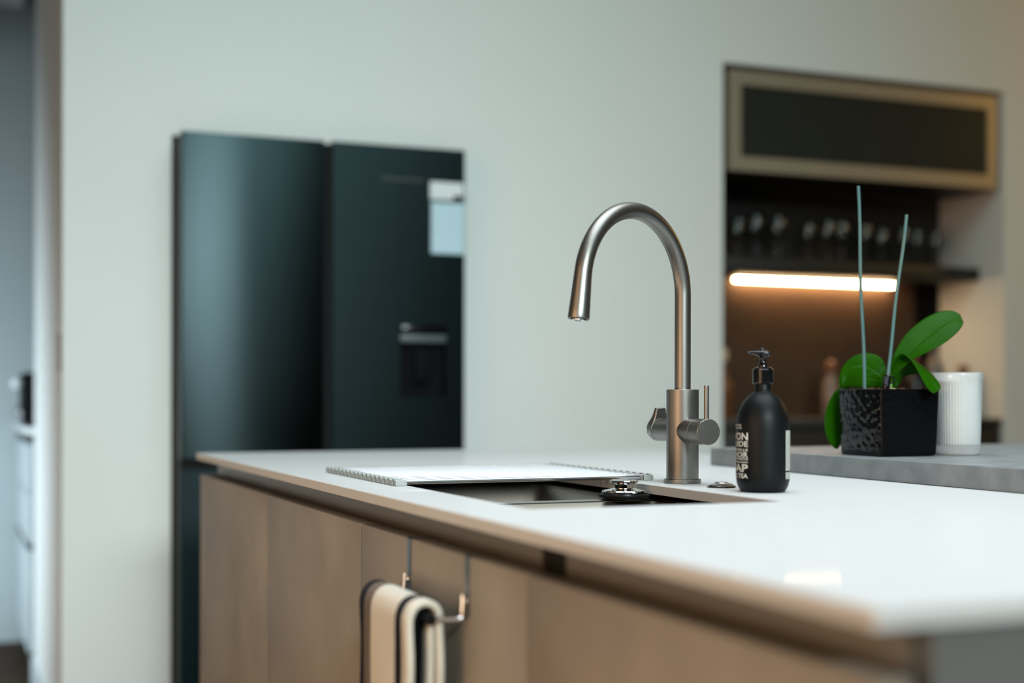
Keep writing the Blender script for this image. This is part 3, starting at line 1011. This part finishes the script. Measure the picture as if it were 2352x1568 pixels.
zf = lambda y: (1448 - y) * 1.4415e-4
bm = bmesh.new()
L0, L1 = -119, -32.7
for txt, a, b, y0, y1, bold in (('COMPAGNIE', L0, -52, 826, 808, .012), ('DE PROVENCE', L0, -50, 853, 834, .012),
                                ('SAVON', L0, L1, 958, 886, .028), ('LIQUIDE', L0, L1, 1029, 966, .028),
                                ('DE MARSEILLE', L0, L1, 1060, 1036, .022), ('THE NOIR', L0, L1, 1120, 1067, .028),
                                ('LIQUID MARSEILLE', L0, L1, 1148, 1130, .02),
                                ('SOAP', L0, L1, 1256, 1180, .028), ('BLACK TEA', L0, L1, 1314, 1270, .028)):
    wrap_text(bm, txt, a, b, zf(y0), zf(y1), bold)
for y0, y1 in ((1128, 1124), (1168, 1160)):       # ruled lines between the words
    for i in range(24):
        a0, a1 = [VIEW + math.radians(L0 + (L1 - L0) * k / 24) for k in (i, i + 1)]
        q = [bm.verts.new((BX + RT * math.cos(a), BY + RT * math.sin(a), BZ_ + zf(y))) for a, y in ((a0, y0), (a1, y0), (a1, y1), (a0, y1))]
        bm.faces.new(q)
fl = link('front_lettering', bm, 'label_white', sb, smooth=False)
fl['label'] = 'white printed words on the bottle'
bm = bmesh.new()                                   # small print on the other side, too fine to read
rng = random.Random(3)
y = 866
while y < 1322:
    hgt = 8.5 if y < 1230 else 13
    if not 1232 < y < 1250:
        ph = 56.5
        while ph < 104:
            w = rng.uniform(3, 9)
            k = 3
            for i in range(k):
                a0, a1 = [VIEW + math.radians(ph + (w - 1.0) * j / k) for j in (i, i + 1)]
                q = [bm.verts.new((BX + RT * math.cos(a), BY + RT * math.sin(a), BZ_ + zf(yy))) for a, yy in ((a0, y + hgt * .72), (a1, y + hgt * .72), (a1, y), (a0, y))]
                bm.faces.new(q)
            ph += w
    y += hgt
link('small_print', bm, 'label_white', sb, smooth=False)

# ------------------------------------------------------------------ grey raised bar slab
ST = 0.9533
bs = thing('bar_counter', (1.8, 1.4, 0), 'raised grey concrete-look bar top lying on the right of the white worktop', 'counter')
boxo('slab', (1.345, 2.45, 0.30, 2.294, 0.9207, ST), 'concrete_slab', bs, 0.0012)
boxo('leg_panel', (2.38, 2.42, 0.32, 2.27, 0.0, 0.9205), 'carcass_grey', bs)

# ------------------------------------------------------------------ potted orchid on the slab
PX0, PX1, PY0, PY1 = 1.3935, 1.5090, 1.8415, 1.9570
PZ0, PZ1 = ST + 0.0003, 1.0630
ph_ = thing('potted_orchid', (1.45, 1.90, ST), 'flowerless green orchid in a square glossy black hammered pot', 'plant')
bm = bmesh.new()


def pot_ring(z, ins, r):
    return [bm.verts.new((x, y, z)) for x, y in rrect(PX0 + ins, PX1 - ins, PY0 + ins, PY1 - ins, r, 4)]


NZ = 26
rings = [pot_ring(PZ0, .010, .004), pot_ring(PZ0 + .0004, .0052, .004), pot_ring(PZ0 + .0022, .0032, .0035)]
for i in range(1, NZ):
    k = i / NZ
    rings.append(pot_ring(PZ0 + .0022 + (PZ1 - .0022 - PZ0 - .0022) * k, .0030 * (1 - k), .0030))
rings += [pot_ring(PZ1 - .0012, .0, .003), pot_ring(PZ1, .0012, .003), pot_ring(PZ1, .0042, .003), pot_ring(PZ1 - .0015, .0055, .003), pot_ring(PZ1 - .03, .007, .003)]
for a, b in zip(rings[:-1], rings[1:]):
    for i in range(len(a)):
        bm.faces.new((a[i], a[(i + 1) % len(a)], b[(i + 1) % len(a)], b[i]))
bm.faces.new(rings[0][::-1])
bm.faces.new(rings[-1])
bm.normal_update()
bmesh.ops.recalc_face_normals(bm, faces=bm.faces[:])
for f in bm.faces:
    if f.normal.y < -.6:
        f.material_index = 1             # same glaze, dimmed: shade painted on the near side
link('pot', bm, ['glazed_black', 'glazed_black_shade'], ph_, angle=50)
bm = bmesh.new()
nx = 18
grid = {}
for i in range(nx + 1):
    for j in range(nx + 1):
        x = PX0 + .0075 + (PX1 - PX0 - .015) * i / nx
        y = PY0 + .0075 + (PY1 - PY0 - .015) * j / nx
        z = 1.0575 + .0045 * noise.noise(Vector((x * 70, y * 70, 0)))
        grid[i, j] = bm.verts.new((x, y, z))
for i in range(nx):
    for j in range(nx):
        bm.faces.new((grid[i, j], grid[i + 1, j], grid[i + 1, j + 1], grid[i, j + 1]))
so = link('soil', bm, 'soil', ph_, smooth=False)
so['kind'] = 'stuff'
rng = random.Random(11)
chips = []
for k in range(7):
    bm = bmesh.new()
    bmesh.ops.create_icosphere(bm, subdivisions=1, radius=1)
    for v in bm.verts:
        v.co = Vector((v.co.x * rng.uniform(.7, 1.1), v.co.y * rng.uniform(.5, .8), v.co.z * rng.uniform(.35, .6)))
    chips.append(bm)
spots = [(1.420, 1.862, 'bark_pale', .0085), (1.412, 1.872, 'bark', .006), (1.428, 1.856, 'bark_pale', .007), (1.436, 1.862, 'bark', .006), (1.407, 1.884, 'bark', .005)]
for k in range(26):
    spots.append((rng.uniform(PX0 + .014, PX1 - .014), rng.uniform(PY0 + .014, PY1 - .014), rng.choice(['bark', 'bark', 'bark', 'soil']), rng.uniform(.005, .009)))
for k, (x, y, m_, r) in enumerate(spots):
    bm = chips[k % 7].copy()
    rot = Matrix.Rotation(rng.uniform(0, 6.3), 4, 'Z') @ Matrix.Rotation(rng.uniform(-.5, .5), 4, 'X')
    for v in bm.verts:
        v.co = rot @ (v.co * r) + Vector((x, y, 1.0615))
    link('bark_chip', bm, m_, ph_, smooth=False)
bm = bmesh.new()                          # dry root sliver
tube(bm, [(1.4235, 1.8640, 1.062), (1.4200, 1.8650, 1.0675), (1.4165, 1.8655, 1.0725)], [.0018, .0022, .0012], 8)
link('dry_root', bm, 'bark_pale', ph_)

LEAVES = {
 'a': [((1.4389, 1.8799, 1.0779), (1.4415, 1.8788, 1.0758), (1.4442, 1.8778, 1.0744)), ((1.442, 1.883, 1.0966), (1.4442, 1.8734, 1.095), (1.4502, 1.871, 1.0893)), ((1.4536, 1.8868, 1.1212), (1.4574, 1.8691, 1.1107), (1.4609, 1.8536, 1.1083)), ((1.4773, 1.888, 1.1525), (1.4764, 1.8645, 1.1308), (1.4779, 1.838, 1.1216)), ((1.5051, 1.883, 1.1759), (1.4988, 1.8597, 1.1503), (1.4995, 1.827, 1.1342)), ((1.5312, 1.8745, 1.1899), (1.5233, 1.854, 1.1692), (1.5217, 1.8222, 1.15)), ((1.5513, 1.8641, 1.1927), (1.5439, 1.8499, 1.1788), (1.5396, 1.8257, 1.164)), ((1.5592, 1.8522, 1.1864), (1.5565, 1.8447, 1.1795), (1.551, 1.834, 1.1724))],
 'b': [((1.437, 1.8764, 1.0722), (1.4409, 1.8769, 1.0708), (1.4467, 1.8789, 1.0701)), ((1.4383, 1.8736, 1.0935), (1.45, 1.8797, 1.0894), (1.4604, 1.8819, 1.0809)), ((1.4423, 1.8699, 1.112), (1.463, 1.8808, 1.1039), (1.4814, 1.8863, 1.0855)), ((1.449, 1.8606, 1.1204), (1.4763, 1.8754, 1.1111), (1.4986, 1.8857, 1.0885)), ((1.4557, 1.8471, 1.1102), (1.4831, 1.864, 1.1066), (1.5041, 1.877, 1.0956)), ((1.4597, 1.8346, 1.0924), (1.4845, 1.8483, 1.0964), (1.5055, 1.8613, 1.0889)), ((1.4624, 1.8228, 1.0733), (1.4839, 1.8334, 1.082), (1.5016, 1.8412, 1.0793)), ((1.4669, 1.8144, 1.06), (1.4825, 1.821, 1.0692), (1.4956, 1.8243, 1.0693)), ((1.472, 1.8101, 1.0558), (1.4812, 1.8129, 1.0593), (1.4883, 1.8143, 1.0629))],
 'c': [((1.4442, 1.8972, 1.081), (1.4429, 1.8977, 1.0767), (1.4415, 1.8983, 1.0724)), ((1.458, 1.9153, 1.1002), (1.4461, 1.9159, 1.0885), (1.4382, 1.9148, 1.0783)), ((1.4543, 1.9233, 1.1149), (1.4389, 1.9274, 1.0973), (1.4324, 1.9258, 1.0798)), ((1.4449, 1.938, 1.1224), (1.4305, 1.9374, 1.1033), (1.4228, 1.9341, 1.0798)), ((1.4296, 1.9507, 1.1211), (1.4192, 1.9485, 1.1019), (1.413, 1.9446, 1.0784)), ((1.4146, 1.959, 1.1109), (1.4095, 1.9568, 1.0946), (1.4083, 1.9551, 1.0756)), ((1.4044, 1.9632, 1.0947), (1.4014, 1.9601, 1.0814), (1.4024, 1.9554, 1.0682)), ((1.3997, 1.9651, 1.0756), (1.4005, 1.9626, 1.0682), (1.4021, 1.9598, 1.0638))],
 'd': [((1.4304, 1.8791, 1.0779), (1.4292, 1.8774, 1.0721), (1.4292, 1.8774, 1.0657)), ((1.4283, 1.9015, 1.0874), (1.4258, 1.8982, 1.0787), (1.4234, 1.8949, 1.0658)), ((1.4196, 1.9202, 1.0898), (1.4159, 1.9153, 1.0803), (1.4123, 1.9103, 1.0658)), ((1.4101, 1.9371, 1.0841), (1.4085, 1.9313, 1.0753), (1.4062, 1.9257, 1.0659)), ((1.4031, 1.9551, 1.0726), (1.4034, 1.9506, 1.0667), (1.4076, 1.9468, 1.0638)), ((1.3951, 1.9735, 1.055), (1.4045, 1.9718, 1.0521), (1.4177, 1.9729, 1.0447)), ((1.3861, 1.9793, 1.03), (1.402, 1.9793, 1.0277), (1.4223, 1.9818, 1.021)), ((1.3816, 1.979, 1.0064), (1.3981, 1.9787, 1.0034), (1.421, 1.9823, 0.9987)), ((1.3844, 1.9779, 0.9844), (1.397, 1.977, 0.9821), (1.4159, 1.9801, 0.9796)), ((1.3924, 1.9768, 0.9696), (1.3997, 1.9759, 0.9681), (1.4108, 1.9779, 0.9679)), ((1.4023, 1.977, 0.9621), (1.4049, 1.977, 0.9621), (1.4082, 1.9779, 0.9627))],
 'e': [((1.4504, 1.8882, 1.0637), (1.4518, 1.8876, 1.063), (1.4538, 1.8868, 1.063)), ((1.4556, 1.8904, 1.0753), (1.4557, 1.886, 1.0723), (1.4597, 1.8843, 1.0695)), ((1.466, 1.8926, 1.0854), (1.4662, 1.8882, 1.0825), (1.4695, 1.8868, 1.0796)), ((1.4727, 1.892, 1.0891), (1.4733, 1.8917, 1.0884), (1.474, 1.8915, 1.0869))],
}
LLAB = {'a': 'big leaf reaching up to the right', 'b': 'leaf arching down over the pot rim on the right',
        'c': 'broad leaf at the back left', 'd': 'leaf hanging down outside the pot on the left', 'e': 'small young leaf'}
for key, rows in LEAVES.items():
    rows = [[Vector(p) for p in r] for r in rows]
    rows = catmull(rows, 8)
    # across the blade: smooth curve through the two edges and the midrib
    bm = bmesh.new()
    vr = []
    NA = 20
    for (A, Mi, B) in rows:
        line = []
        for j in range(NA + 1):
            t = j / NA
            ctrl = 2 * Mi - 0.5 * (A + B)
            p = A * (1 - t) ** 2 + ctrl * 2 * t * (1 - t) + B * t * t
            w = (B - A).length
            nrm_off = -math.exp(-((t - .5) / .045) ** 2) * min(.0026, w * .05)
            line.append(p + Vector((0, 0, nrm_off)))
        vr.append([bm.verts.new(p) for p in line])
    for a, b in zip(vr[:-1], vr[1:]):
        for j in range(NA):
            bm.faces.new((a[j], a[j + 1], b[j + 1], b[j]))
    bmesh.ops.recalc_face_normals(bm, faces=bm.faces[:])
    lf = link('leaf', bm, 'orchid_leaf', ph_, angle=180)
    lf['label'] = LLAB[key]
    md = lf.modifiers.new('thickness', 'SOLIDIFY')
    md.thickness = 0.0014
    md.offset = 0
bm = bmesh.new()
tube(bm, [(1.4395, 1.8805, 1.058), (1.4392, 1.8802, 1.072), (1.4390, 1.8800, 1.086), (1.4390, 1.8799, 1.096)], [.0048, .0046, .0034, .0012], 14)
MATS['sheath'] = mat('sheath', (0.20, 0.36, 0.08, 1), 0.4)
link('leaf_sheath', bm, 'sheath', ph_)

for (b, t_), lab, clip in ((((1.4030, 1.8980, 1.0600), (1.3905, 1.8995, 1.3955)), 'tall teal plant stake on the left of the orchid pot', False),
                           (((1.4142, 1.8576, 1.0600), (1.4513, 1.8532, 1.3460)), 'shorter teal plant stake with black clip at the front of the orchid', True)):
    sk_ = thing('plant_stake', b, lab, 'stake', 'plant stakes in the orchid pot')
    B_, T_ = Vector(b), Vector(t_)
    bm = bmesh.new()
    tube(bm, [B_.lerp(T_, k / 10) + Vector((.0012 * math.sin(k * .9), 0, 0)) for k in range(11)], [.0029 - .0003 * k / 10 for k in range(11)], 14)
    link('rod', bm, 'stake_teal', sk_)
    if clip:
        bm = bmesh.new()
        lathe(bm, [(.0038, .001), (.0062, .002), (.0066, .008)] + [x for k in range(6) for x in ((.0066, .0085 + k * .0027), (.0058, .0098 + k * .0027))] + [(.0058, .0255), (.0040, .0262)],
              B_, 24, axis=(T_ - B_))
        link('clip', bm, 'gloss_black', sk_)
        bm = bmesh.new()
        cc = B_.lerp(T_, .062) + Vector((.0065, -.003, 0))
        loop_ = [cc + Vector((.0045 * math.cos(a), -.0018 * math.cos(a), .0055 * math.sin(a))) for a in [2 * math.pi * k / 18 for k in range(19)]]
        tube(bm, loop_, .0013, 8)
        link('clip_ring', bm, 'gloss_black', sk_)

# ------------------------------------------------------------------ candle
KX, KY = 1.571, 1.874
ca = thing('candle', (KX, KY, ST), 'white candle in a ribbed clear glass tumbler on the grey bar top', 'candle')
NRIB = 52


def ribs(r, h, a):
    fade = 1.0 if .004 < h < .1225 else 0.0
    return r - fade * .0009 * (0.5 - 0.5 * math.cos(a * NRIB)) ** 2


bm = bmesh.new()
K0 = (KX, KY, ST + .0003)
lathe(bm, [(.0368, 0), (.0376, .0012), (.0378, .0045), (.0383, .02), (.0395, .06), (.0410, .11), (.0416, .1215), (.0423, .1240), (.0424, .1300), (.0422, .1362), (.0416, .1372), (.0406, .1372),
           (.0399, .1360), (.0398, .1240), (.0384, .06), (.0366, .0175), (.0345, .0160), (0, .0155)], K0, NRIB * 6, rfun=ribs)
link('glass_tumbler', bm, 'tumbler_glass', ca, angle=60)
bm = bmesh.new()
lathe(bm, [(.0342, .0165), (.0362, .0178), (.0380, .06), (.0392, .1150), (.0392, .1225), (.0378, .1232), (0, .1222)], K0, NRIB * 6,
      rfun=lambda r, h, a: r - (.0011 if .017 < h < .12 else 0) * (0.5 - 0.5 * math.cos(a * NRIB)) ** 3)
link('wax', bm, 'wax', ca)
bm = bmesh.new()
tube(bm, [(KX, KY, ST + .1225), (KX + .0008, KY, ST + .129)], .0009, 8)
link('wick', bm, 'label_white', ca)

# ------------------------------------------------------------------ over-door towel hanger and towel
th = thing('towel_hanger', (0.51, 1.55, 0.81), 'chrome over-door towel hanger hooked on the brown island door', 'hanger')
RX, RZ = 0.494, 0.8060
for y in (1.652, 1.446):
    bm = bmesh.new()
    w = .0055
    box(bm, 0.5385, 0.5398, y - w, y + w, 0.806, 0.8742)
    box(bm, 0.5385, 0.5675, y - w, y + w, 0.8728, 0.8742)
    box(bm, 0.5662, 0.5675, y - w, y + w, 0.852, 0.8742)
    o = link('strap', bm, 'strap_steel', th, smooth=False)
    bm = bmesh.new()
    tube(bm, [(0.5350, y, 0.830), (0.5348, y, 0.822), (0.5340, y, 0.810), (0.5325, y, 0.8045), (0.526, y, 0.8030), (0.508, y, 0.8045), (RX, y, RZ)], [.0034, .0034, .0034, .0032, .003, .003, .003], 14)
    link('arm', bm, 'chrome', th)
    bm = bmesh.new()
    lathe(bm, [(.0052, 0), (.0056, .001), (.0056, .003), (.004, .0042), (0, .0044)], (0.5385, y, 0.8235), 24, axis=(-1, 0, 0))
    link('rivet', bm, 'chrome', o)
bm = bmesh.new()
tube(bm, [(RX, 1.446, RZ), (RX, 1.652, RZ)], .0045, 20)
rl = link('rail', bm, 'chrome', th)
bm = bmesh.new()
lathe(bm, [(.0058, 0), (.0064, .001), (.0064, .009), (.005, .011), (0, .0112)], (RX, 1.447, RZ), 24, axis=(0, -1, 0))
link('end_cap', bm, 'rubber_black', rl)
bm = bmesh.new()
lathe(bm, [(.0060, 0), (.0066, .001), (.0066, .008), (.005, .010), (0, .0102)], (RX, 1.651, RZ), 24, axis=(0, 1, 0))
link('end_cap', bm, 'chrome', rl)

# towel: folded double over the rail, striped along its length
tw = thing('tea_towel', (RX, 1.53, 0.81), 'cream tea towel with black stripes hanging over the chrome rail', 'towel')
TY0, TY1 = 1.4535, 1.6440


def towel_layer(r, drop_f, drop_b, y0, y1, seed, front_bulge):
    """surface over the rail: outer radius r, front flap (-X) and back flap."""
    bm = bmesh.new()
    prof = []
    for k in range(26):
        prof.append((RX - r - front_bulge * math.sin(k / 25 * 1.4), RZ - drop_f * (1 - k / 25) - .002))
    for k in range(1, 15):
        a = math.pi - math.pi * k / 15
        prof.append((RX + r * math.cos(a), RZ + r * math.sin(a) * .95))
    for k in range(26):
        prof.append((RX + r, RZ - drop_b * k / 25))
    NYT = 40
    rows = []
    for i in range(NYT + 1):
        y = y0 + (y1 - y0) * i / NYT
        row = []
        for (x, z) in prof:
            d = max(0.0, RZ - z)
            wv = noise.noise(Vector((y * 22, z * 5, seed))) * .0040 * min(1, d / .05)
            sway = noise.noise(Vector((z * 14, seed * 3.1, 0))) * .0075 * min(1, d / .04)
            x2 = x + (wv if x < RX else -abs(wv) * .5)
            x2 = min(x2, 0.5372)
            row.append(bm.verts.new((x2, y + sway, z)))
        rows.append(row)
    for a, b in zip(rows[:-1], rows[1:]):
        for j in range(len(prof) - 1):
            bm.faces.new((a[j], a[j + 1], b[j + 1], b[j]))
    return bm


def back_sheet(x, drop, y0, y1, seed):
    bm = bmesh.new()
    rows = []
    for i in range(25):
        y = y0 + (y1 - y0) * i / 24
        rows.append([bm.verts.new((x + noise.noise(Vector((y * 20, k * .2, seed))) * .0015, y, RZ - .007 - drop * k / 24)) for k in range(25)])
    for a, b in zip(rows[:-1], rows[1:]):
        for j in range(24):
            bm.faces.new((a[j], a[j + 1], b[j + 1], b[j]))
    return bm


for nm, bm, th_, mt in (('shade_fold', towel_layer(.0062, .300, .004, TY0 + .004, TY1 - .004, 2.0, .002), .003, 'towel_shade'),  # inner layer coloured black in place of shade between the flaps
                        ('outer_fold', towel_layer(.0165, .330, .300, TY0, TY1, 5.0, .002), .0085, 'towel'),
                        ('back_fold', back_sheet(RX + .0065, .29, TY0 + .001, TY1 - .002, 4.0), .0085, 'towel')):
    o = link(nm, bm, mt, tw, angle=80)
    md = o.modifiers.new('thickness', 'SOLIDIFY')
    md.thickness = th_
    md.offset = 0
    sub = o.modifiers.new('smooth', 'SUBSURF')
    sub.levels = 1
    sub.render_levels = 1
# black stripes of the weave and a brown band, all across Y
m = MATS['towel']
nt = m.node_tree
tc = nt.nodes.new('ShaderNodeTexCoord')
sx = nt.nodes.new('ShaderNodeSeparateXYZ')
nt.links.new(tc.outputs['Object'], sx.inputs[0])
cr_ = nt.nodes.new('ShaderNodeMapRange')
cr_.inputs['From Min'].default_value = 1.40
cr_.inputs['From Max'].default_value = 1.66
nt.links.new(sx.outputs['Y'], cr_.inputs['Value'])
rp = nt.nodes.new('ShaderNodeValToRGB')
rp.color_ramp.interpolation = 'CONSTANT'
els = rp.color_ramp.elements
cream = (0.72, 0.68, 0.58, 1)
blk = (0.006, 0.006, 0.009, 1)
seq = [(0.0, cream), (0.285, blk), (0.373, cream), (0.731, (0.16, 0.13, 0.10, 1)), (0.84, blk), (1.0, blk)]
els[0].position, els[0].color = seq[0]
els[1].position, els[1].color = seq[-1]
for p, c in seq[1:-1]:
    e = els.new(p)
    e.color = c
nt.links.new(rp.inputs['Fac'], cr_.outputs['Result'])
nt.links.new(rp.outputs['Color'], nt.nodes['Principled BSDF'].inputs['Base Color'])
